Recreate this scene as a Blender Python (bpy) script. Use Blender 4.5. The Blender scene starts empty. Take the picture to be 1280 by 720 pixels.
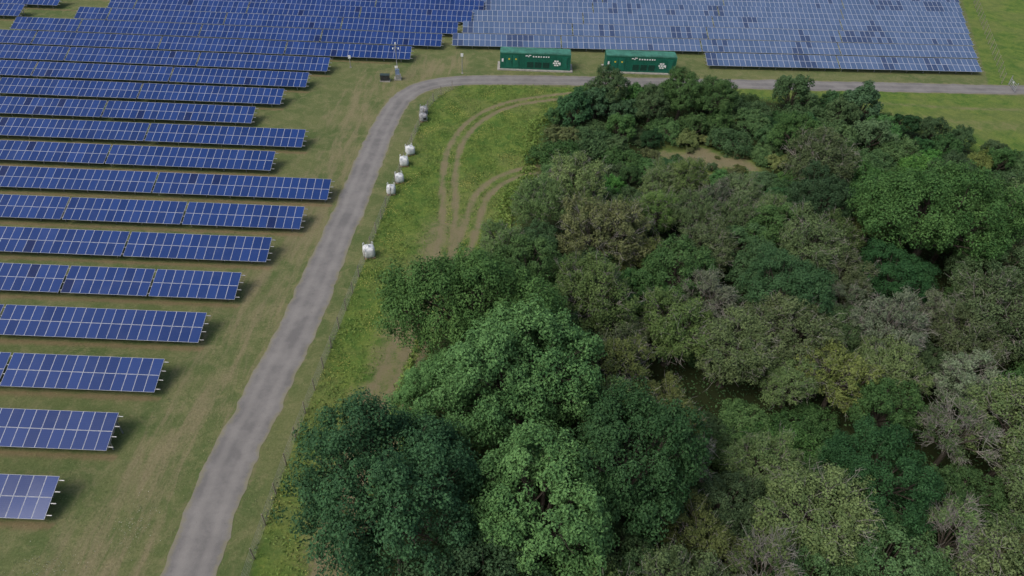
import bpy, math, numpy as np
from mathutils import Matrix, Vector
rng=np.random.default_rng(7)
scene=bpy.context.scene
col=scene.collection

# ------------------------------------------------------------ helpers
def new_mat(name):
    m=bpy.data.materials.new(name);m.use_nodes=True
    nt=m.node_tree;nt.nodes.clear()
    out=nt.nodes.new('ShaderNodeOutputMaterial')
    return m,nt,out
class NT:
    def __init__(s,nt): s.nt=nt
    def n(s,t,**k):
        nd=s.nt.nodes.new(t)
        for a,b in k.items(): setattr(nd,a,b)
        return nd
    def l(s,a,b): s.nt.links.new(a,b)
    def val(s,sock,v):
        if isinstance(v,bpy.types.NodeSocket): s.l(v,sock)
        else: sock.default_value=v
    def mix(s,f,a,b,blend='MIX'):
        m=s.n('ShaderNodeMix',data_type='RGBA',blend_type=blend)
        s.val(m.inputs[0],f)
        for i,c in ((6,a),(7,b)):
            if isinstance(c,(tuple,list)): c=(*c,1) if len(c)==3 else c
            s.val(m.inputs[i],c)
        return m.outputs[2]
    def math(s,op,a,b=0.0,c=0.0,clamp=False):
        m=s.n('ShaderNodeMath',operation=op,use_clamp=clamp)
        s.val(m.inputs[0],a);s.val(m.inputs[1],b);s.val(m.inputs[2],c)
        return m.outputs[0]
    def noise(s,scale,vec=None,detail=4,rough=.6,dist=0):
        m=s.n('ShaderNodeTexNoise');m.inputs['Scale'].default_value=scale
        m.inputs['Detail'].default_value=detail;m.inputs['Roughness'].default_value=rough
        m.inputs['Distortion'].default_value=dist
        if vec is not None: s.l(vec,m.inputs['Vector'])
        return m.outputs[0]
    def ramp(s,v,lo,hi):
        m=s.n('ShaderNodeMapRange',interpolation_type='SMOOTHSTEP')
        s.val(m.inputs[0],v);m.inputs[1].default_value=lo;m.inputs[2].default_value=hi
        return m.outputs[0]
    def attr(s,name):
        m=s.n('ShaderNodeAttribute',attribute_name=name);return m.outputs['Fac']
    def pbsdf(s,color,rough=.8,spec=.3,metal=0.,normal=None):
        p=s.n('ShaderNodeBsdfPrincipled')
        s.val(p.inputs['Base Color'],(*color,1) if isinstance(color,(tuple,list)) else color)
        s.val(p.inputs['Roughness'],rough);s.val(p.inputs['Metallic'],metal)
        s.val(p.inputs['Specular IOR Level'],spec)
        if normal is not None: s.l(normal,p.inputs['Normal'])
        return p.outputs[0]
    def bump(s,h,strength=.4,dist=.05):
        b=s.n('ShaderNodeBump');b.inputs['Strength'].default_value=strength
        b.inputs['Distance'].default_value=dist;s.l(h,b.inputs['Height']);return b.outputs[0]

def simple(name,c,rough=.7,metal=0.,var=.15,scale=3.):
    m,nt,out=new_mat(name);N=NT(nt)
    tc=N.n('ShaderNodeTexCoord').outputs['Object']
    f=N.noise(scale,tc,5,.65)
    c2=tuple(x*(1-var*2) for x in c);c3=tuple(min(1,x*(1+var)) for x in c)
    N.l(N.pbsdf(N.mix(N.ramp(f,.3,.7),c2,c3),rough,.4,metal),out.inputs[0]);return m

def mesh_np(name,V,Fc,mats,mi=None,attrs=None,uv=None,smooth=False):
    V=np.asarray(V,dtype=np.float32);Fc=np.asarray(Fc,dtype=np.int32)
    k=Fc.shape[1];me=bpy.data.meshes.new(name)
    me.vertices.add(len(V));me.vertices.foreach_set('co',V.ravel())
    me.loops.add(Fc.size);me.loops.foreach_set('vertex_index',Fc.ravel())
    me.polygons.add(len(Fc))
    me.polygons.foreach_set('loop_start',np.arange(0,Fc.size,k,dtype=np.int32))
    me.polygons.foreach_set('loop_total',np.full(len(Fc),k,dtype=np.int32))
    if mi is not None: me.polygons.foreach_set('material_index',np.asarray(mi,dtype=np.int32))
    me.polygons.foreach_set('use_smooth',np.full(len(Fc),smooth,dtype=bool))
    for m in mats: me.materials.append(m)
    if uv is not None:
        u=me.uv_layers.new(name='UVMap');u.data.foreach_set('uv',np.asarray(uv,dtype=np.float32).ravel())
    me.update(calc_edges=True)
    if attrs:
        for n,(dom,a) in attrs.items():
            at=me.attributes.new(n,'FLOAT',dom);at.data.foreach_set('value',np.asarray(a,dtype=np.float32))
    return me
def add(name,me,loc=(0,0,0),rz=0,sc=None):
    o=bpy.data.objects.new(name,me);o.location=loc;o.rotation_euler[2]=rz
    if sc is not None:o.scale=sc
    col.objects.link(o);return o

BOXF=np.array([[0,3,2,1],[4,5,6,7],[0,1,5,4],[1,2,6,5],[2,3,7,6],[3,0,4,7]])
class MB:
    def __init__(s): s.V=[];s.F=[];s.M=[];s.n=0
    def addvf(s,V,F,m):
        V=np.asarray(V,float);F=np.asarray(F)
        s.V.append(V);s.F.append(F+s.n);s.M.append(np.full(len(F),m));s.n+=len(V)
    def box(s,c,d,m=0,taper=1.0,rz=0.):
        x,y,z=[q/2 for q in d];t=taper
        V=np.array([[-x,-y,-z],[x,-y,-z],[x,y,-z],[-x,y,-z],[-x*t,-y*t,z],[x*t,-y*t,z],[x*t,y*t,z],[-x*t,y*t,z]])
        if rz:
            ca,sa=math.cos(rz),math.sin(rz);V=V@np.array([[ca,sa,0],[-sa,ca,0],[0,0,1]])
        s.addvf(V+np.array(c),BOXF,m)
    def tube(s,p0,p1,r0,r1=None,n=6,m=0):
        r1=r0 if r1 is None else r1
        p0=np.array(p0,float);p1=np.array(p1,float);d=p1-p0;L=math.sqrt(d[0]**2+d[1]**2+d[2]**2)
        if L<1e-6:return
        d/=L
        if abs(d[2])<.9: u=np.array([d[1],-d[0],0.])
        else: u=np.array([0.,d[2],-d[1]])
        u/=math.sqrt(u@u);v=np.array([d[1]*u[2]-d[2]*u[1],d[2]*u[0]-d[0]*u[2],d[0]*u[1]-d[1]*u[0]])
        t=np.arange(n)*2*math.pi/n
        ring=np.cos(t)[:,None]*u+np.sin(t)[:,None]*v
        V=np.concatenate([p0+ring*r0,p1+ring*r1])
        F=[[n+i,n+(i+1)%n,(i+1)%n,i] for i in range(n)]
        for k in range(0,n-3,2): F.append([n,n+k+1,n+k+2,n+k+3])
        s.addvf(V,F,m)
    def mesh(s,name,mats,**k):
        return mesh_np(name,np.vstack(s.V),np.vstack(s.F),mats,np.concatenate(s.M),**k)

def polydist(P,pts):
    P=np.asarray(P);best=np.full(len(P),1e9)
    for a,b in zip(pts[:-1],pts[1:]):
        a=np.array(a,float);b=np.array(b,float);ab=b-a
        t=np.clip(((P-a)@ab)/(ab@ab),0,1)
        best=np.minimum(best,np.linalg.norm(P-(a+t[:,None]*ab),axis=1))
    return best
def inpoly(P,poly):
    P=np.asarray(P,float);x,y=P[:,0],P[:,1];r=np.zeros(len(P),bool);n=len(poly)
    for i in range(n):
        x1,y1=poly[i];x2,y2=poly[(i+1)%n]
        c=((y1>y)!=(y2>y))&(x<(x2-x1)*(y-y1)/(y2-y1+1e-12)+x1);r^=c
    return r
def smoothline(p,it=3):
    p=[np.array(q,float) for q in p]
    for _ in range(it):
        q=[p[0]]
        for a,b in zip(p[:-1],p[1:]): q+= [a*.75+b*.25,a*.25+b*.75]
        q.append(p[-1]);p=q
    return np.array(p)
def resample(p,step):
    d=np.r_[0,np.cumsum(np.linalg.norm(np.diff(p,axis=0),axis=1))]
    t=np.arange(0,d[-1],step);return np.stack([np.interp(t,d,p[:,i]) for i in range(p.shape[1])],1)

# ------------------------------------------------------------ site plan (metres)
ROAD=smoothline([(-22.6,-60),(-22.8,8),(-23.1,24.5),(-23.3,33),(-22.7,41),(-21.8,52),(-21.3,66),(-20.8,85),(-20.3,97),(-19.6,103.5),(-17.8,108.6),(-14,111.8),(-8,113.4),(-1,114.2),(28,115.7),(86,118.4),(150,121.5),(320,129)])
FENCE=smoothline([(-18.7,-30),(-18.7,10),(-18.6,24.7),(-18.5,36),(-18,44.6),(-17.4,56.3),(-16.8,68),(-16,82.4),(-15.1,96.6),(-13.8,106),(-10.5,110.2)],2)
T1=smoothline([(-13,20),(-12.6,37.8),(-12.2,42),(-11.2,47),(-9.6,55.5),(-8,63.3),(-8.2,72.3),(-9.4,81.8),(-9.3,90.8),(-6.7,99.2),(-1.9,104.7),(4,107.3),(12,110)])
T2=smoothline([(-11,30),(-10.5,39.2),(-10.1,43),(-9.5,48.3),(-7.9,57),(-5.9,65.7),(-5.2,72.5),(-4.7,77.2),(-2.3,81.5),(2,84.5),(8,86)])
BAND=[(-12.9,24),(-12.6,38),(-11.6,48),(-10.2,60),(-9.0,70)]
WOOD=[(-13,-20),(-12.0,25),(-9.0,36),(-8.9,50),(-5,58),(-.6,68),(0,76),(2.5,82),(3,97),(9,106.5),(20,110),(40,111),(56,107),(66,99),(76,89),(100,84),(140,80),(140,-20)]
def clearing(x,y): return np.hypot((x-28)/7.6,(y-89.3+.12*(x-28))/3.1)*(1+.2*np.sin(x*1.1)+.16*np.sin(y*1.7+x*.4))

# ------------------------------------------------------------ world, sun
w=bpy.data.worlds.new("World");scene.world=w;w.use_nodes=True
nt=w.node_tree;bg=nt.nodes['Background']
sky=nt.nodes.new('ShaderNodeTexSky');sky.sky_type='NISHITA';sky.sun_disc=False
EL=math.radians(52);AZ=math.radians(235)
sky.sun_elevation=EL;sky.sun_rotation=AZ;sky.dust_density=5.0;sky.air_density=1.0;sky.ozone_density=.8
nt.links.new(sky.outputs[0],bg.inputs[0]);bg.inputs[1].default_value=.15
sd=bpy.data.lights.new('sun','SUN');sd.energy=1.2;sd.angle=math.radians(26);sd.color=(1,.98,.94)
so=bpy.data.objects.new('sun',sd);col.objects.link(so)
dv=Vector((math.sin(AZ)*math.cos(EL),math.cos(AZ)*math.cos(EL),math.sin(EL)))
so.rotation_euler=dv.to_track_quat('Z','Y').to_euler();so.location=(0,0,80)

# ------------------------------------------------------------ camera
cd=bpy.data.cameras.new('camera');cam=bpy.data.objects.new('camera',cd);col.objects.link(cam);scene.camera=cam
th=math.radians(40.4);ro=math.radians(2.35)
Fv=Vector((0,math.cos(th),-math.sin(th)));R0=Vector((1,0,0));U0=Vector((0,math.sin(th),math.cos(th)))
Rv=R0*math.cos(ro)+U0*math.sin(ro);Uv=U0*math.cos(ro)-R0*math.sin(ro)
M=Matrix((Rv,Uv,-Fv)).transposed().to_4x4();M.translation=(0,0,50);cam.matrix_world=M
cd.sensor_width=36;cd.lens=36*865/1280;cd.clip_end=5000

# ------------------------------------------------------------ ground
def spaced(lo,hi,st,ext): return np.concatenate([[lo-e for e in ext[::-1]],np.arange(lo,hi+.01,st),[hi+e for e in ext]])
xs=spaced(-112,112,.5,[15,40,90,200,500,1500]);ys=spaced(12,178,.5,[15,40,90,200,500,1500])
X,Y=np.meshgrid(xs,ys);P=np.stack([X.ravel(),Y.ravel()],1)
nx,ny=len(xs),len(ys);idx=np.arange(nx*ny).reshape(ny,nx)
GF=np.stack([idx[:-1,:-1],idx[:-1,1:],idx[1:,1:],idx[1:,:-1]],-1).reshape(-1,4)
ss=lambda d,a,b:np.clip((b-d)/(b-a),0,1)
dR=polydist(P,ROAD);d1=polydist(P,T1);d2=polydist(P,T2)
inW=inpoly(P,WOOD);dW=polydist(P,WOOD+[WOOD[0]])
fy=np.interp(P[:,1],FENCE[:,1],FENCE[:,0])
verge=np.clip((P[:,0]-fy)/1.5+.5,0,1)*((P[:,1]<112)&(P[:,0]<120))
verge=np.where((P[:,1]>111)&(P[:,0]>30)&(P[:,1]<116),1,verge)
verge=np.maximum(verge,ss(dR,2.2,4.5)*.35)
mead=(P[:,0]>86+(P[:,1]-126)*.37)&(P[:,1]>120)
verge=np.where(mead,.9,verge)
rut=lambda d:np.maximum(ss(np.abs(d-.85),.2,.8)*.96,ss(d,.6,2.4)*.45)
dirt=np.maximum(rut(d1),rut(d2))
dirt=np.maximum(dirt,ss(polydist(P,BAND),.8,4.2)*.76)
dcl=clearing(P[:,0],P[:,1])
dirt=np.maximum(dirt,ss(dcl,.5,1.3)*.95)
dirt=np.maximum(dirt,ss(polydist(P,[(55,111),(75,110),(120,112)]),.3,1.2)*.6)
dirt=np.maximum(dirt,ss(polydist(P,[(58,106),(75,104),(120,105)]),1,3.5)*.5)
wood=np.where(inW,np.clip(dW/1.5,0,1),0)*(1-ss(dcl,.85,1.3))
dirt=np.maximum(dirt,ss(np.abs(dR-2.1),.1,.7)*.55)
left=(P[:,0]<-23)
ph=(P[:,1]-28.05)/6.5
ph=ph-np.round(ph)
drip=np.where(left&(P[:,1]<160)&(P[:,1]>25),ss(np.abs(ph*6.5+.1),.15,.7),0)
ends=[-35.2,-33.5,-32.2,-30.6,-29.2,-27.8,-25.7,-23.9,-33.0,-30.5,-39.7,-37.2,-34.9,-32.9,-19.7,-14.9,-12.5,-10.2,-8.2,-6.5,-5]
rn=np.clip(np.round((P[:,1]-28.05)/6.5).astype(int),0,len(ends)-1)
drip*= (P[:,0]<np.array(ends)[rn]+.6)
dry=ss(polydist(P,[(-30,24),(-28,50),(-25.5,66),(-25,85),(-26,100),(-24,112),(-12,121)]),1.5,7)*.6
V=np.zeros((len(P),3));V[:,:2]=P
gm,nt,out=new_mat('ground_mat');N=NT(nt)
pos=N.n('ShaderNodeNewGeometry').outputs['Position']
n1=N.noise(.09,pos,6,.65);n2=N.noise(.55,pos,6,.7,.6);n3=N.noise(4.5,pos,6,.75);n4=N.noise(18,pos,4,.7)
sep=N.n('ShaderNodeMapping');sep.inputs['Scale'].default_value=(.9,.12,1);sep.inputs['Rotation'].default_value=(0,0,-.35);N.l(pos,sep.inputs[0])
nst=N.noise(.9,sep.outputs[0],5,.7,.5)
g=N.mix(N.ramp(n1,.35,.65),(.105,.15,.053),(.17,.188,.08))
g=N.mix(N.ramp(n2,.42,.68),g,(.205,.21,.10))
dm=N.math('ADD',N.attr('dry'),N.math('MULTIPLY',N.math('SUBTRACT',nst,.5),2.4))
dm=N.math('ADD',dm,N.math('MULTIPLY',N.math('SUBTRACT',n1,.5),1.2))
g=N.mix(N.math('MULTIPLY',N.ramp(dm,.25,.95),.72),g,(.28,.235,.145))
vg=N.mix(N.ramp(n2,.35,.65),(.08,.155,.033),(.165,.23,.052))
vg=N.mix(N.ramp(N.noise(1.6,pos,5,.75),.55,.72),vg,(.26,.265,.07))
vg=N.mix(N.math('MULTIPLY',N.ramp(n1,.45,.6),.35),vg,(.22,.215,.09))
vm=N.math('ADD',N.attr('verge'),N.math('MULTIPLY',N.math('SUBTRACT',n2,.5),.7))
g=N.mix(N.ramp(vm,.3,.7),g,vg)
drc=N.mix(n3,(.20,.135,.08),(.28,.20,.13))
g=N.mix(N.math('MULTIPLY',N.ramp(N.math('MULTIPLY',N.attr('drip'),N.math('ADD',n2,.45)),.3,.9),.65),g,drc)
dc=N.mix(N.ramp(n3,.3,.7),(.18,.14,.09),(.32,.265,.185))
dirtm=N.math('ADD',N.attr('dirt'),N.math('MULTIPLY',N.math('SUBTRACT',n2,.5),1.3))
dirtm=N.math('ADD',dirtm,N.math('MULTIPLY',N.math('SUBTRACT',n3,.5),1.2))
g=N.mix(N.math('MULTIPLY',N.ramp(dirtm,.3,1.0),.85),g,dc)
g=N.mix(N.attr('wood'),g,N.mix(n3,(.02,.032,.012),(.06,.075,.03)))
g=N.mix(N.ramp(n3,.3,.75),g,N.mix(1.,g,(.62,.66,.58),'MULTIPLY'))
g=N.mix(N.math('MULTIPLY',N.ramp(n4,.5,.7),.4),g,N.mix(1.,g,(1.5,1.45,1.4),'MULTIPLY'))
N.l(N.pbsdf(g,.95,.1,0,N.bump(N.math('ADD',n3,n4),.6,.12)),out.inputs[0])
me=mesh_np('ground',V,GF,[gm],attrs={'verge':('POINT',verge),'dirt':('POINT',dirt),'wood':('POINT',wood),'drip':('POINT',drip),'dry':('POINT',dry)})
add('ground',me)

# ------------------------------------------------------------ road
rm,nt,out=new_mat('asphalt');N=NT(nt)
pos=N.n('ShaderNodeNewGeometry').outputs['Position'];uvn=N.n('ShaderNodeTexCoord').outputs['UV']
sx=N.n('ShaderNodeSeparateXYZ');N.l(uvn,sx.inputs[0])
c=N.mix(N.ramp(N.noise(.35,pos,6,.65),.35,.65),(.135,.132,.128),(.19,.184,.175))
wt=N.math('ABSOLUTE',N.math('SUBTRACT',N.math('ABSOLUTE',N.math('SUBTRACT',sx.outputs[0],.5)),.22))
c=N.mix(N.math('MULTIPLY',N.ramp(wt,.14,.02),.35),c,(.25,.24,.225))
c=N.mix(N.math('MULTIPLY',N.ramp(N.noise(2.2,pos,7,.75),.55,.75),.6),c,(.11,.105,.1))
ed=N.math('ABSOLUTE',N.math('SUBTRACT',sx.outputs[0],.5))
em=N.math('ADD',ed,N.math('MULTIPLY',N.math('SUBTRACT',N.noise(1.3,pos,6,.7),.5),.3))
c=N.mix(N.math('MULTIPLY',N.ramp(em,.38,.52),.85),c,(.19,.18,.115))
g2=N.noise(25,pos,4,.8)
c=N.mix(N.ramp(g2,.4,.7),c,N.mix(1.,c,(1.25,1.25,1.25),'MULTIPLY'))
N.l(N.pbsdf(c,.88,.25,0,N.bump(g2,.3,.02)),out.inputs[0])
rp=resample(ROAD,.4);tg=np.gradient(rp,axis=0);tg/=np.linalg.norm(tg,axis=1)[:,None];nr=np.stack([-tg[:,1],tg[:,0]],1)
def jit(n,a,k):
    q=rng.normal(size=n+k);return np.convolve(q,np.ones(k)/k,'same')[:n]*a*math.sqrt(k)
wl=2.0+jit(len(rp),.07,3)+jit(len(rp),.07,25);wr=2.0+jit(len(rp),.07,3)+jit(len(rp),.07,25)
L_=rp+nr*wl[:,None];R_=rp-nr*wr[:,None];n=len(rp)
V=np.zeros((2*n,3));V[:n,:2]=L_;V[n:,:2]=R_;V[:,2]=.012
i=np.arange(n-1);Fq=np.stack([n+i,n+i+1,i+1,i],1)
uv=np.zeros((n-1,4,2));uv[:,0,0]=1;uv[:,1,0]=1;uv[:,:,1]=i[:,None]
add('road',mesh_np('road',V,Fq,[rm],uv=uv))

# ------------------------------------------------------------ solar panels
def glassmat(name,c1,c2,cd_,thr,line,rough=.16,lw=.3,spec=.3):
    m,nt,out=new_mat(name);N=NT(nt)
    uvn=N.n('ShaderNodeTexCoord').outputs['UV'];sp=N.n('ShaderNodeSeparateXYZ');N.l(uvn,sp.inputs[0])
    def grid(s,k,wd):
        f=N.math('FRACT',N.math('MULTIPLY',s,k));return N.math('GREATER_THAN',N.math('ABSOLUTE',N.math('SUBTRACT',f,.5)),.5-wd)
    ln=N.math('MAXIMUM',grid(sp.outputs[0],6,.03),grid(sp.outputs[1],10,.03))
    mr=N.attr('mr')
    c=N.mix(mr,c1,c2)
    c=N.mix(N.math('GREATER_THAN',N.attr('md'),thr),c,cd_)
    c=N.mix(N.math('MULTIPLY',ln,lw),c,line)
    pos=N.n('ShaderNodeNewGeometry').outputs['Position']
    c=N.mix(N.math('MULTIPLY',N.ramp(N.noise(.5,pos,5,.7),.45,.8),.06),c,(.22,.23,.26))
    p=N.n('ShaderNodeBsdfPrincipled');N.l(c,p.inputs['Base Color']);p.inputs['Roughness'].default_value=rough
    p.inputs['IOR'].default_value=1.45;p.inputs['Specular IOR Level'].default_value=spec
    N.l(p.outputs[0],out.inputs[0]);return m
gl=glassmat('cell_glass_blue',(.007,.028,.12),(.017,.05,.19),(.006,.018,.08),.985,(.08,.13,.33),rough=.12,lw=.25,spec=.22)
gl_sky=glassmat('cell_glass_sky_reflection',(.055,.098,.19),(.088,.138,.25),(.036,.062,.135),.72,(.22,.27,.36),.2)  # sky reflection painted in: paler, greyer base colour for the right-hand field
alu=simple('aluminium',(.42,.45,.51),.5,.0,.08)
steel=simple('galvanised_steel',(.36,.37,.38),.5,.5,.12)
def table_row(name,x0,x1,y0,rot,nv,mw,mh,tilt,z0,mat,ox=0,tbl=20,mdf=None,seed=0,fr=.022):
    r=np.random.default_rng(seed)
    ct,st=math.cos(tilt),math.sin(tilt);t=.04;gap=.02
    nU=int((x1-x0)/(mw+gap))
    ua=[];cur=x1
    for k in range(nU):
        if k%tbl==0 and k>0: cur-=.22
        cur-=mw+gap
        if cur<x0:break
        ua.append(cur)
    ua=np.array(ua)
    T=np.array([[0,0,0],[mw,0,0],[mw,mh,0],[0,mh,0],[0,0,t],[mw,0,t],[mw,mh,t],[0,mh,t],[fr,fr,t],[mw-fr,fr,t],[mw-fr,mh-fr,t],[fr,mh-fr,t]])
    TF=np.array([[0,3,2,1],[0,1,5,4],[1,2,6,5],[2,3,7,6],[3,0,4,7],[4,5,9,8],[5,6,10,9],[6,7,11,10],[7,4,8,11],[8,9,10,11]])
    TM=np.array([0]*9+[1]);TUV=np.zeros((10,4,2));TUV[9]=[[0,0],[1,0],[1,1],[0,1]]
    mods=[(u,v*(mh+gap)) for u in ua for v in range(nv)];K=len(mods)
    off=np.zeros((K,1,3));off[:,0,:2]=mods
    Vv=T[None]+off
    Vv[:,:,2]+= (Vv[:,:,0]-off[:,:,0]-mw/2)*r.normal(0,.004,(K,1))+(Vv[:,:,1]-off[:,:,1]-mh/2)*r.normal(0,.004,(K,1))
    def tr(A):
        A=np.asarray(A,float);u,v,w_=A[...,0],A[...,1],A[...,2]
        x=u;y=v*ct-w_*st;z=v*st+w_*ct+z0
        x=x-ox;ca,sa=math.cos(rot),math.sin(rot)
        return np.stack([ox+x*ca-y*sa,y0+x*sa+y*ca,z],-1)
    V=tr(Vv).reshape(-1,3);Fm=(TF[None]+np.arange(K)[:,None,None]*12).reshape(-1,4)
    MI=np.tile(TM,K);UV=np.tile(TUV,(K,1,1))
    mr=np.repeat(r.random(K)*.7+.3*np.repeat(r.random(K//nv+1),nv)[:K],10)
    mdv=np.repeat(mdf(np.array([m[0] for m in mods]),np.array([m[1] for m in mods]),r) if mdf else r.random(K),10)
    mb=MB();xa=ua.min() if len(ua) else x0;sl=nv*(mh+gap)
    def bx(u0,u1,v0,v1,w0,w1):
        A=np.array([[u0,v0,w0],[u1,v0,w0],[u1,v1,w0],[u0,v1,w0],[u0,v0,w1],[u1,v0,w1],[u1,v1,w1],[u0,v1,w1]])
        mb.addvf(tr(A),BOXF,2)
    for v in np.linspace(.3,sl-.35,2*nv): bx(xa-.3,x1+.42,v,v+.06,-.09,-.012)
    for u in np.arange(xa+.6,x1,3.05):
        bx(u,u+.07,.15,sl-.15,-.2,-.095)
        for v in (.7,sl-.8):
            p=tr(np.array([u+.035,v,-.2]));mb.box((p[0],p[1],p[2]/2),(.1,.1,p[2]),2)
    bV=np.vstack(mb.V);bF=np.vstack(mb.F)+len(V);nb=len(bF)
    me=mesh_np(name,np.vstack([V,bV]),np.vstack([Fm,bF]),[alu,mat,steel],np.r_[MI,np.full(nb,2)],
      attrs={'mr':('FACE',np.r_[mr,np.zeros(nb)]),'md':('FACE',np.r_[mdv,np.zeros(nb)])},
      uv=np.concatenate([UV,np.zeros((nb,4,2))]))
    return add(name,me)
TL=math.radians(20)
starts={15:-95,16:-86.5,17:-83,18:-80,19:-77,20:-74}
for k,e in enumerate(ends):
    table_row('solar_panel_row',starts.get(k,-135),e,28.05+6.5*k,0,2,.99,1.65,TL,.8,gl,seed=k,tbl=[9,16,14,20][k%4] if k<7 else 22)
for k,e in {16:-96.5,17:-92.5,18:-89,19:-86,20:-83}.items():
    table_row('solar_panel_row',-150,e,28.05+6.5*k,0,2,.99,1.65,TL,.8,gl,seed=50+k,tbl=22)
rotR=math.radians(2.5)
def mdf(u,v,r):
    s0=seedr[0];tb=np.floor(u/13.+s0*.37)
    h=np.abs(np.sin(tb*12.9898+s0*78.233)*43758.5453)%1
    hb=np.abs(np.sin(np.floor(u/4.1+s0)*39.346+s0*11.1)*24634.63)%1
    return np.clip(r.random(len(u))*.45+.38*(hb>.76)+.22*h*(hb>.5),0,1)
seedr=[0]
for k in range(8):
    yy=121.9+6.5*k; seedr[0]=k*1.7
    xl=33 if k==0 else (-13.2+ (k-1)*1.3)
    xr=84.3+k*2.4
    table_row('solar_panel_row',xl,xr,yy,rotR,2,.99,1.65,TL,.75,gl_sky,ox=33,tbl=26,mdf=mdf,seed=100+k,fr=.03)

# ------------------------------------------------------------ green containers
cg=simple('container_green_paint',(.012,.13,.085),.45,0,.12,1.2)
cdg=simple('container_dark_louvre',(.008,.05,.035),.5,0,.1)
wp=simple('white_paint',(.75,.77,.75),.5,0,.06)
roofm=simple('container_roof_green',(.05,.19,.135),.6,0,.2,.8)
dk=simple('dark_plastic',(.03,.032,.035),.6)
yel=simple('yellow_sign',(.7,.5,.03),.5)
conc=simple('concrete',(.33,.32,.29),.9,0,.15,2)
def container(loc,rz):
    b=MB();L,W,Hh=12.4,2.6,2.85
    b.box((0,0,.09),(L+.9,W+.9,.18),6)
    z=.2
    b.box((0,0,z+.1),(L,W,.2),0);b.box((0,0,z+Hh/2),(L-.16,W-.16,Hh-.1),0)
    for sx_ in (-1,1):
        for sy in (-1,1): b.box((sx_*(L/2-.09),sy*(W/2-.09),z+Hh/2),(.18,.18,Hh),0)
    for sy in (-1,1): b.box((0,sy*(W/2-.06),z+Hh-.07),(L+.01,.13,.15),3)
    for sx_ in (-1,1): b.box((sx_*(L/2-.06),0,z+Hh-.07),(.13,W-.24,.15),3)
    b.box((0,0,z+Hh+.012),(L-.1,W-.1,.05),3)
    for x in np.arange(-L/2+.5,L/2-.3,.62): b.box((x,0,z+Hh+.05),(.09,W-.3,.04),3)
    for x in np.arange(-L/2+.3,L/2-.2,.28):
        b.box((x,-W/2+.055,z+Hh/2),(.14,.05,Hh-.42),0);b.box((x,W/2-.055,z+Hh/2),(.14,.05,Hh-.42),0)
    for y in np.arange(-W/2+.35,W/2-.2,.28):
        for s_ in (-1,1): b.box((s_*(L/2-.055),y,z+Hh/2),(.05,.14,Hh-.42),0)
    def door(x,w_,h,louv):
        b.box((x,-W/2+.0,z+.25+h/2),(w_,.07,h),0)
        b.box((x,-W/2-.01,z+.25+h/2),(w_-.1,.07,h-.1),1 if louv else 0)
        if louv:
            for zz in np.arange(.4,h-.05,.14): b.box((x,-W/2-.05,z+.25+zz),(w_-.2,.03,.05),1)
        b.box((x+w_*.38,-W/2-.06,z+.25+h/2),(.05,.06,.3),5)
    door(-4.6,1.0,2.1,False);door(-3.4,1.0,2.1,False)
    door(-.9,1.2,1.15,True);door(.5,1.2,1.15,True);door(1.9,1.2,1.15,True);door(5.2,.9,2.1,False)
    b.box((-5.75,-W/2-.02,z+1.5),(.3,.03,.55),2)
    for x,w_,h,zz in [(-1.55,.5,.16,2.4),(-1.2,.3,.12,2.25),(-1.0,.55,.14,2.5),(-.35,.32,.22,2.3),(.1,.32,.22,2.3),(.55,.35,.22,2.3),(1.0,.3,.22,2.3),(1.45,.3,.22,2.3),(1.9,.3,.22,2.3),(2.3,.25,.22,2.3)]:
        b.box((x,-W/2-.03,z+zz),(w_*.8,.02,h),2)
    for a in range(6):
        an=a*math.pi/3;b.box((3.7+.42*math.cos(an),-W/2-.03,z+1.25+.42*math.sin(an)),(.34,.02,.24),2)
    b.box((3.7,-W/2-.035,z+1.25),(.3,.02,.3),2)
    b.box((4.35,-W/2-.03,z+1.15),(.2,.02,.5),2)
    b.box((-4.6,-W/2-.06,z+1.75),(.26,.02,.24),4);b.box((-3.4,-W/2-.06,z+1.75),(.26,.02,.24),4)
    me=b.mesh('green_container',[cg,cdg,wp,roofm,yel,dk,conc])
    add('green_container',me,loc,rz)
container((2.45,119.7,0),.012);container((21.1,120.4,0),.018)

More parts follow.
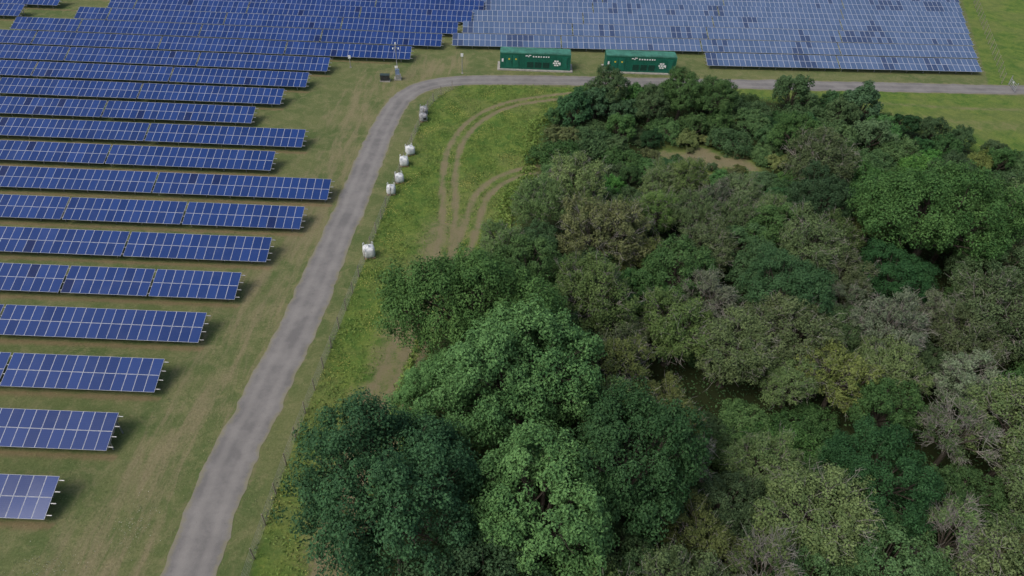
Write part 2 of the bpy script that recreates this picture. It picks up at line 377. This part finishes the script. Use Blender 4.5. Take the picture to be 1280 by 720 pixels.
# ------------------------------------------------------------ bulk bags
bagm=simple('woven_white_fabric',(.62,.65,.66),.85,0,.1,4)
bagg=simple('woven_grey_fabric',(.33,.34,.35),.85,0,.2,4)
def bag(loc,rz,s=1.0,mat=bagm,dark=False):
    r=np.random.default_rng(int(abs(loc[0]*100+loc[1]*7)))
    V=[];F=[]
    prof=[(0,.82),(.08,.98),(.35,1.06),(.7,1.05),(.95,.98),(1.06,.85),(1.1,.5),(1.13,.16),(1.3,.1),(1.36,.16)]
    m=20
    for z,k in prof:
        for j in range(m):
            a=2*math.pi*j/m;c,s_=math.cos(a),math.sin(a);q=(abs(c)**5+abs(s_)**5)**(-1/5)
            if z>1.1: q=1
            rr=.58*k*q*(1+r.normal(0,.012))
            V.append([rr*c,rr*s_,z*.98+r.normal(0,.008)])
    for i in range(len(prof)-1):
        for j in range(m): F.append([i*m+j,i*m+(j+1)%m,(i+1)*m+(j+1)%m,(i+1)*m+j])
    b=MB();b.addvf(V,F,0)
    for sx_ in (-1,1):
        for sy in (-1,1):
            p=[(sx_*.5,sy*.5,.8),(sx_*.53,sy*.5,1.2),(sx_*.4,sy*.56,1.28),(sx_*.36,sy*.55,.85)]
            for q0,q1 in zip(p[:-1],p[1:]): b.tube(q0,q1,.03,n=5,m=0)
    b.box((0,0,-.06),(1.15,1.15,.03),1)
    for x in (-.5,0,.5): b.box((x,0,-.12),(.1,1.1,.09),1)
    if dark: b.box((.1,-.62,.5),(.5,.03,.4),2)
    me=b.mesh('bulk_bag',[mat,simple('pallet_wood',(.3,.22,.13),.9),dk])
    for p in me.polygons[:len(F)]: p.use_smooth=True
    add('bulk_bag',me,(loc[0],loc[1],.165*s),rz,(s,s,s))
for (x,y,rz,s) in [(-15.7,84.2,.2,1.0),(-15.3,87.3,.5,1.0),(-16.35,76.9,.1,.95),(-15.7,79.8,.35,.95),(-16.75,63.4,.3,1.12)]: bag((x,y),rz,s)
bag((-14.9,99.8),.2,1.0,bagg,True);bag((-14.7,97.6),.4,.95,bagg,True)

# ------------------------------------------------------------ mast, cabinet, posts, fence, gate
b=MB();b.box((0,0,.1),(1.2,1.2,.2),2);b.tube((0,0,.2),(0,0,6),.09,.06,8,0);b.box((.0,-.22,1.35),(.7,.35,1.0),1);b.box((.1,-.3,.6),(.9,.5,.7),0)
b.box((0,0,5.4),(.9,.07,.07),0);b.box((-.45,-.15,5.35),(.16,.42,.16),3);b.box((.45,-.15,5.35),(.16,.42,.16),3);b.tube((0,0,6),(0,0,6.3),.12,.1,8,3)
b.box((-.1,-.42,2.3),(.5,.03,.4),3)
add('camera_mast',b.mesh('camera_mast',[steel,simple('cabinet_blue_grey',(.16,.22,.33),.5),conc,wp]),(-20.9,111.3+1.2,0),.1)
b=MB();b.box((0,0,.1),(1.7,1.0,.2),1);b.box((0,0,.65),(1.5,.8,.9),0);b.box((0,0,1.13),(1.6,.9,.06),0)
b.box((-.37,-.41,.65),(.68,.04,.8),2);b.box((.37,-.41,.65),(.68,.04,.8),2)
add('electrical_cabinet',b.mesh('electrical_cabinet',[simple('cabinet_dark_green',(.03,.05,.045),.5),conc,dk]),(-22.9,110.9+.6,0),.05)
for (x,y,h) in [(-10.2,115.9,3.6),(-29.8,116.5,2.2)]:
    b=MB();b.tube((0,0,0),(0,0,h),.06,.05,8,0);b.box((0,-.08,h-.3),(.45,.04,.55),1);b.tube((0,0,0),(0,0,.12),.2,.16,8,2)
    add('sign_post',b.mesh('sign_post',[steel,wp,conc]),(x,y,0),.1)
woodp=simple('weathered_timber',(.26,.23,.19),.9,0,.2,6)
def fence(name,line,step,h,wires,mats):
    b=MB();p=resample(line,step)
    for i,q in enumerate(p):
        b.tube((q[0],q[1],0),(q[0]+rng.normal(0,.02),q[1]+rng.normal(0,.02),h+.1),.055,.045,6,0)
    for q0,q1 in zip(p[:-1],p[1:]):
        for z in wires: b.tube((q0[0],q0[1],z*h),(q1[0],q1[1],z*h),.009,n=3,m=1)
    add(name,b.mesh(name,mats))
fence('wire_fence',FENCE,2.8,1.5,[.08,.25,.42,.6,.78,.97],[woodp,steel])
fence('wire_fence',np.array([(86.5,121),(89,127),(94,141),(101,160),(112,190)],float),3.,1.9,[.1,.3,.5,.7,.95],[woodp,steel])
b=MB()
for x in (-1.7,1.7): b.tube((x,0,0),(x,0,1.7),.08,.08,8,0)
for z in (.3,.6,.9,1.25): b.tube((-1.6,0,z),(1.6,0,z),.035,n=6,m=0)
for x in (-1.55,0,1.55): b.tube((x,0,.25),(x,0,1.3),.03,n=6,m=0)
b.tube((-1.55,0,.3),(1.55,0,1.25),.03,n=6,m=0);b.box((.3,-.05,1.0),(.6,.03,.45),1)
add('metal_gate',b.mesh('metal_gate',[steel,wp]),(87.2,119.0,0),1.35)

# ------------------------------------------------------------ vegetation
def leafmat(name,dark,light,hv=.5,K=1.):
    dark=tuple(v*K for v in dark);light=tuple(v*K for v in light)
    m,nt,out=new_mat(name);N=NT(nt)
    lv=N.attr('lv');oi=N.n('ShaderNodeObjectInfo').outputs['Random']
    c=N.mix(lv,dark,light)
    hs=N.n('ShaderNodeHueSaturation');N.l(c,hs.inputs['Color'])
    N.l(N.math('ADD',.5-.015*hv*2,N.math('MULTIPLY',oi,.025*hv*2)),hs.inputs['Hue'])
    o2=N.math('FRACT',N.math('MULTIPLY',oi,7.31))
    N.l(N.math('ADD',.68,N.math('MULTIPLY',o2,.62)),hs.inputs['Value'])
    N.l(N.math('ADD',.75,N.math('MULTIPLY',N.math('FRACT',N.math('MULTIPLY',oi,3.77)),.25)),hs.inputs['Saturation'])
    N.l(N.pbsdf(hs.outputs[0],.6,.1),out.inputs[0]);return m
bark=simple('bark',(.075,.065,.05),.9,0,.25,3);twig=simple('grey_twigs',(.24,.235,.205),.9,0,.15,3)
KK=.88
LM={'green':leafmat('leaf_green',(.033,.115,.025),(.105,.25,.055),K=KK),
    'dark':leafmat('leaf_dark',(.016,.062,.019),(.05,.14,.043),K=KK),
    'bright':leafmat('leaf_bright',(.04,.155,.024),(.12,.32,.055),.2,K=KK),
    'olive':leafmat('leaf_olive',(.05,.105,.026),(.15,.235,.066),K=KK),
    'gold':leafmat('leaf_gold',(.08,.125,.028),(.21,.265,.07),K=KK),
    'mid':leafmat('leaf_mid',(.028,.088,.023),(.095,.20,.056),K=KK),
    'grey':leafmat('leaf_grey',(.075,.12,.055),(.19,.24,.14),K=KK)}
def unit(a): return a/np.maximum(np.linalg.norm(a,axis=-1,keepdims=True),1e-9)
def leaves(P,Nn,s,r,asp=.62):
    n=len(P);t=unit(np.cross(Nn,r.normal(size=(n,3))));b_=np.cross(Nn,t);s=s[:,None]
    cup=Nn*s*.12
    V=np.stack([P-t*s*.5,P+b_*s*.5*asp+cup,P+t*s*.5,P-b_*s*.5*asp+cup],1).reshape(-1,3)
    return V,np.arange(4*n).reshape(-1,4)
def tree_mesh(name,seed,R,zc,hz,nl,nleaf,ls,mat,dead=0.,bushy=False,tight=1.,trunk=True):
    r=np.random.default_rng(seed)
    i=np.arange(nl);ga=math.pi*(3-math.sqrt(5))
    zz=1-(i+.5)/nl*(1.35 if not bushy else 1.1);rr=np.sqrt(np.clip(1-zz**2,0,1))
    d=np.stack([rr*np.cos(i*ga+seed),rr*np.sin(i*ga+seed),zz],1)+r.normal(0,.14,(nl,3));d=unit(d)
    ax=r.uniform(.82,1.15,3);lob=1+.16*np.sin(np.arctan2(d[:,1],d[:,0])*2+seed)+.10*np.sin(np.arctan2(d[:,1],d[:,0])*3+seed*2)
    lr=R*r.uniform(.20,.36,nl)*tight
    C=d*np.array([R,R,hz])*ax*(lob*r.uniform(.6,.84,nl))[:,None]+np.array([0,0,zc])
    C[:,2]=np.maximum(C[:,2],lr*.5)
    ns=16;sd_=unit(r.normal(size=(nl,ns,3))+d[:,None]*.55+np.array([0,0,.35]))
    SC=C[:,None]+sd_*lr[:,None,None]*r.uniform(.55,1.05,(nl,ns,1));SR=lr[:,None]*r.uniform(.2,.42,(nl,ns))
    SC=SC.reshape(-1,3);SR=SR.ravel();lobr=np.repeat(r.random(nl),ns);subr=r.random(nl*ns)
    pick=r.choice(len(SR),nleaf,p=SR**2/np.sum(SR**2))
    dd=unit(r.normal(size=(nleaf,3))+np.array([0,0,.25]))
    P=SC[pick]+dd*SR[pick][:,None]*r.uniform(.5,1.15,(nleaf,1))
    P[:,2]=np.maximum(P[:,2],.08)
    Nn=unit(dd*.8+sd_.reshape(-1,3)[pick]*.5+np.array([0,0,.45])+r.normal(size=(nleaf,3))*.5)
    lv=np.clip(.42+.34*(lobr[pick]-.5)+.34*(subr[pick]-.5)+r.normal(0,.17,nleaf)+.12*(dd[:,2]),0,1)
    V,F=leaves(P,Nn,ls*r.uniform(.6,1.35,nleaf),r)
    mb=MB()
    if trunk:
        tr=R*.055+.06;base=zc-hz*.45 if not bushy else .4
        base=max(base,.5)
        p=np.array([0,0,0.]);
        mb.tube(p,(0,0,.4),tr*1.5,tr,8,1);mb.tube((0,0,.4),(r.normal(0,.1),r.normal(0,.1),base),tr,tr*.8,8,1)
        for k in range(nl):
            mid=np.array([0,0,base])*.5+C[k]*.5+r.normal(0,.06*R,3)
            a=tr*.42;mb.tube((0,0,base*r.uniform(.75,1)),mid,a,a*.6,5,1);mb.tube(mid,C[k],a*.6,a*.25,4,1)
            nt_=2 if not dead else int(6+16*dead)
            for q in range(nt_):
                e=C[k]+unit(r.normal(size=3)+d[k]*.9+np.array([0,0,.5]))*lr[k]*r.uniform(.8,1.5 if dead else 1.)
                s0=C[k]+(mid-C[k])*r.uniform(0,.7)
                mm=2 if dead else 1;w0=.03
                m2=(s0+e)/2+r.normal(0,.08*lr[k]+.02,3)
                mb.tube(s0,m2,w0,w0*.7,3,mm);mb.tube(m2,e,w0*.7,w0*.3,3,mm)
                if dead:
                    for _ in range(3):
                        f=m2+(e-m2)*r.uniform(0,1);mb.tube(f,f+unit(r.normal(size=3)+d[k])*r.uniform(.3,.8),w0*.45,w0*.2,3,mm)
    if mb.V:
        bV=np.vstack(mb.V);bF=np.vstack(mb.F)+len(V);bM=np.concatenate(mb.M);V=np.vstack([V,bV]);F=np.vstack([F,bF])
    else: bM=np.zeros(0)
    return mesh_np(name,V,F,[mat,bark,twig],np.r_[np.zeros(nleaf),bM],attrs={'lv':('FACE',np.r_[lv,np.zeros(len(bM))])})

PR={
 'syc1':tree_mesh('sycamore_tree',1,7.2,8.5,5.6,60,62000,.225,LM['green'],tight=.92),
 'syc2':tree_mesh('sycamore_tree',2,6.2,8,5.2,52,52000,.21,LM['green'],tight=.92),
 'drk1':tree_mesh('oak_tree',3,6.6,8,5.2,56,56000,.20,LM['dark'],tight=.95),
 'brt1':tree_mesh('ash_tree',4,5.2,8,5.0,40,42000,.215,LM['bright'],tight=.95),
 'drk2':tree_mesh('oak_tree',5,5.0,7,4.4,38,34000,.195,LM['dark'],tight=1.),
 'olv1':tree_mesh('willow_tree',6,4.0,5.4,3.6,36,22000,.175,LM['olive'],dead=.04),
 'olv2':tree_mesh('willow_tree',7,3.6,5.0,3.4,32,19000,.175,LM['olive'],dead=.08),
 'gld1':tree_mesh('willow_tree',8,3.6,4.8,3.3,30,18000,.17,LM['gold'],dead=.06),
 'mid1':tree_mesh('hawthorn_tree',9,3.8,4.6,3.4,32,22000,.175,LM['mid']),
 'mid2':tree_mesh('hawthorn_tree',10,3.3,4.0,3.0,28,18000,.17,LM['mid']),
 'gry1':tree_mesh('half_dead_willow_tree',11,3.2,5.4,3.4,26,12500,.16,LM['grey'],dead=.35,tight=.98),
 'gry2':tree_mesh('half_dead_willow_tree',12,2.8,4.8,3.0,22,11000,.16,LM['grey'],dead=.2),
 'gry3':tree_mesh('dead_tree',17,2.5,5.6,3.2,20,4200,.15,LM['olive'],dead=.7,tight=.95),
 'bsh1':tree_mesh('hawthorn_bush',13,2.4,1.6,1.8,22,9000,.18,LM['mid'],bushy=True),
 'bsh2':tree_mesh('elder_bush',14,2.2,1.4,1.6,20,8000,.19,LM['dark'],bushy=True),
 'bsh3':tree_mesh('bramble_bush',15,2.8,.7,.9,30,10000,.18,LM['mid'],bushy=True),
 'bsh4':tree_mesh('gorse_bush',16,2.0,1.0,1.2,18,7000,.17,LM['gold'],bushy=True),
 'bsh5':tree_mesh('bramble_bush',18,2.8,.7,.9,30,10000,.18,LM['green'],bushy=True),
}
RAD={'syc1':7,'syc2':6,'drk1':6.4,'brt1':5,'drk2':4.8,'olv1':3.8,'olv2':3.4,'gld1':3.4,'mid1':3.6,'mid2':3.1,'gry1':2.9,'gry2':2.6,'gry3':2.4,'bsh1':2.3,'bsh2':2.1,'bsh3':2.6,'bsh4':1.9,'bsh5':2.6}
placed=[]
def plant(k,x,y,s=1.,sz=None,rz=None):
    me=PR[k];rz=rng.uniform(0,6.28) if rz is None else rz
    add(me.name.split('.')[0],me,(x,y,-.02),rz,(s,s,s*(sz or rng.uniform(.88,1.12))))
    placed.append((x,y,RAD[k]*s))
for a in [('syc1',-3.6,45.3,.92),('syc2',1.0,36.8,1.05),('syc2',-4.7,38.4,.7),('drk1',-7.2,25.6,1.02),('brt1',2.6,25.4,1.02),('drk2',8.8,29.6,1.1),('drk2',-1.5,18.6,1.1),
  ('olv1',7.8,50.5,1.1),('gld1',8.9,41.5,1.0),('mid1',1.8,54.5,1.1),('syc1',45.4,63.2,.97),('drk2',40,57,.75),('mid1',51.5,58,1.1),
  ('olv2',15.5,48,1.1),('olv1',20.5,45.5,1.05),('gry1',19.2,51.8,1.0),('gry3',14.4,32.6,.85),('gry1',35.4,47.5,1.05),('gry3',17.5,23.0,1.1),('gry3',36.5,36,1.1),
  ('gry2',40,42,1.),('gry3',31.5,26.5,1.0),('drk2',28,31,.8),('drk2',27,52,.8),('drk2',36,70,.75),('mid1',17,56,1.1),('olv2',12,21.5,1.),
  ('bsh2',8.5,98,1.5),('bsh2',12,101,1.4),('mid2',14,103,1.0),('mid2',25,101.5,1.15),('mid1',30,101,.95),('mid2',20,99,.9),('bsh1',44,106.5,1.5),('bsh2',54.5,104,1.6),('bsh1',50,101,1.2),
  ('gld1',14,60.5,.8),('mid2',3,61,1.0),('bsh5',6,86,1.4),('bsh5',11,91,1.3),('bsh5',9,80,1.2),('bsh3',24,37.5,1.1),('bsh3',27,40.,1.0),('bsh5',21.5,40.5,.9),('bsh3',24.5,34.,1.),('bsh3',20,36.5,.9),('bsh1',28,35.5,.9),('gld1',14,38,.8),
  ('bsh4',19,88.5,.7),('bsh4',37,87.5,.8),('bsh4',28,94,.6),('bsh1',22.5,86.6,.5),('bsh4',31.5,86.3,.45),('bsh4',25.2,91,.35),('bsh4',33.,90.5,.45),('bsh1',27.5,86,.4),('bsh4',29,89.6,.22),
  ('drk2',2,12,1.1),('mid1',12,14,1.1),('syc2',24,8,1.)]: plant(*a)
def free(x,y,rad,k=.72):
    A=np.array(placed);return bool(np.all((x-A[:,0])**2+(y-A[:,1])**2>(k*(rad+A[:,2]))**2))
def tryfill(n,kinds,wts,ylo,yhi,k,s0=.8,s1=1.25,xmax=100):
    q=np.stack([rng.uniform(-14,xmax,n),rng.uniform(ylo,yhi,n)],1)
    ins=inpoly(q,WOOD);dw=polydist(q,WOOD+[WOOD[0]]);dt=np.minimum(polydist(q,T1),polydist(q,T2))
    for j in range(n):
        if not ins[j]: continue
        x,y=q[j]
        key=str(rng.choice(kinds,p=np.array(wts)/sum(wts)));s=rng.uniform(s0,s1)
        if 15<x<39 and 76<y<86:
            if not key.startswith('bsh'): continue
            s=min(s,.72)
        elif 13<x<37 and 66<y<=76: s=min(s,.78)
        R_=RAD[key]*s
        if dw[j]<R_*.75 or dt[j]<R_*.8+1: continue
        if clearing(x,y)<1+R_*.08 or ((x-24)/4)**2+((y-37)/5)**2<1: continue
        if free(x,y,R_,k): plant(key,x,y,s)
tryfill(1500,['olv1','olv2','gld1','mid1','mid2','gry2','drk2'],[3.4,3.4,1.7,3.6,3.6,.5,.8],2,76,.59,.8,1.2,85)
tryfill(900,['mid2','bsh1','bsh2','bsh3','bsh5','bsh4','olv2'],[.8,3,1.2,3,3.5,.8,.35],74,112,.60,.8,1.3,100)
tryfill(900,['bsh1','bsh2','bsh3','bsh4'],[3,2,4,.5],2,112,.6,.6,1.1,90)
print('TREES',len(placed))

# undergrowth : one low leafy carpet over the wood floor
n=75000
q=np.stack([rng.uniform(-14,95,n*2),rng.uniform(5,112,n*2)],1)
ok=inpoly(q,WOOD)&(clearing(q[:,0],q[:,1])>.8+.5*rng.random(len(q)))
q=q[ok][:n];hh=.35+.45*np.sin(q[:,0]*.9+2*np.sin(q[:,1]*.5))*np.sin(q[:,1]*.8+q[:,0]*.3)+.3*np.sin(q[:,0]*2.3)*np.sin(q[:,1]*2.7)
P3=np.c_[q,np.clip(hh,.05,2)+rng.random(len(q))*.25]
V,F=leaves(P3,unit(np.array([0,0,1.])+rng.normal(size=P3.shape)*.45),rng.uniform(.16,.34,len(q)),rng)
add('undergrowth',mesh_np('undergrowth',V,F,[LM['mid']],attrs={'lv':('FACE',np.clip(rng.normal(.4,.2,len(q)),0,1))}))

def tufts(name,q,s0,s1,mat,lvm=.5,h=.12):
    n=len(q);P3=np.c_[q,rng.uniform(.03,1,n)*h]
    V,F=leaves(P3,unit(rng.normal(size=(n,3))*np.array([1,1,.5])+np.array([0,-.2,.6])),rng.uniform(s0,s1,n),rng,.4)
    V[:,2]=np.maximum(V[:,2],.004)
    add(name,mesh_np(name,V,F,[mat],attrs={'lv':('FACE',np.clip(rng.normal(lvm,.25,n),0,1))}))
gmat=leafmat('weed_green',(.08,.155,.03),(.205,.285,.07),.1);ymat=leafmat('weed_yellow',(.27,.27,.05),(.44,.41,.08),.1)
q=np.stack([rng.uniform(-19,14,110000),rng.uniform(15,113,110000)],1)
ok=(q[:,0]>np.interp(q[:,1],FENCE[:,1],FENCE[:,0])-.3)&(~inpoly(q,WOOD))&(np.abs(polydist(q,T1)-.85)>.5)&(np.abs(polydist(q,T2)-.85)>.5)&(polydist(q,ROAD)>2.3)
dwq=polydist(q,WOOD+[WOOD[0]])
ok&=(polydist(q,BAND)>rng.uniform(0,3.2,len(q)))
cl=np.sin(q[:,0]*1.3+np.sin(q[:,1]*.9))*np.sin(q[:,1]*.7+q[:,0]*.4)+rng.normal(0,.6,len(q))
tufts('verge_grass',q[ok&(cl>-.1)],.12,.36,gmat,h=.25)
edge=ok&(dwq<1.8)&(q[:,1]<100)
tufts('tall_edge_grass',np.concatenate([q[edge],q[edge]+rng.normal(0,.3,q[edge].shape)]),.25,.55,gmat,.4,h=.7)
cl2=np.sin(q[:,0]*.8+3+np.sin(q[:,1]*.5))*np.sin(q[:,1]*.45)+rng.normal(0,.25,len(q))
tufts('yellow_wildflowers',q[ok&(cl2>.72)],.08,.2,ymat,h=.3)
dmat=leafmat('grass_dull',(.10,.13,.052),(.22,.235,.11),.1)
q=np.stack([rng.uniform(-60,-16,50000),rng.uniform(20,120,50000)],1)
ok=(polydist(q,ROAD)>2.2)&(q[:,0]<np.interp(q[:,1],FENCE[:,1],FENCE[:,0]))
tufts('mown_grass_tufts',q[ok],.06,.16,dmat)
q=np.concatenate([rng.normal((-28.6,28.5),(.9,1.6),(160,2)),rng.normal((-33.5,24.6),(1.2,.7),(120,2))])
tufts('white_wildflowers',q,.05,.12,leafmat('petal_white',(.5,.5,.42),(.7,.7,.6),.05))

scene.view_settings.view_transform='Standard';scene.view_settings.look='None';scene.view_settings.exposure=0
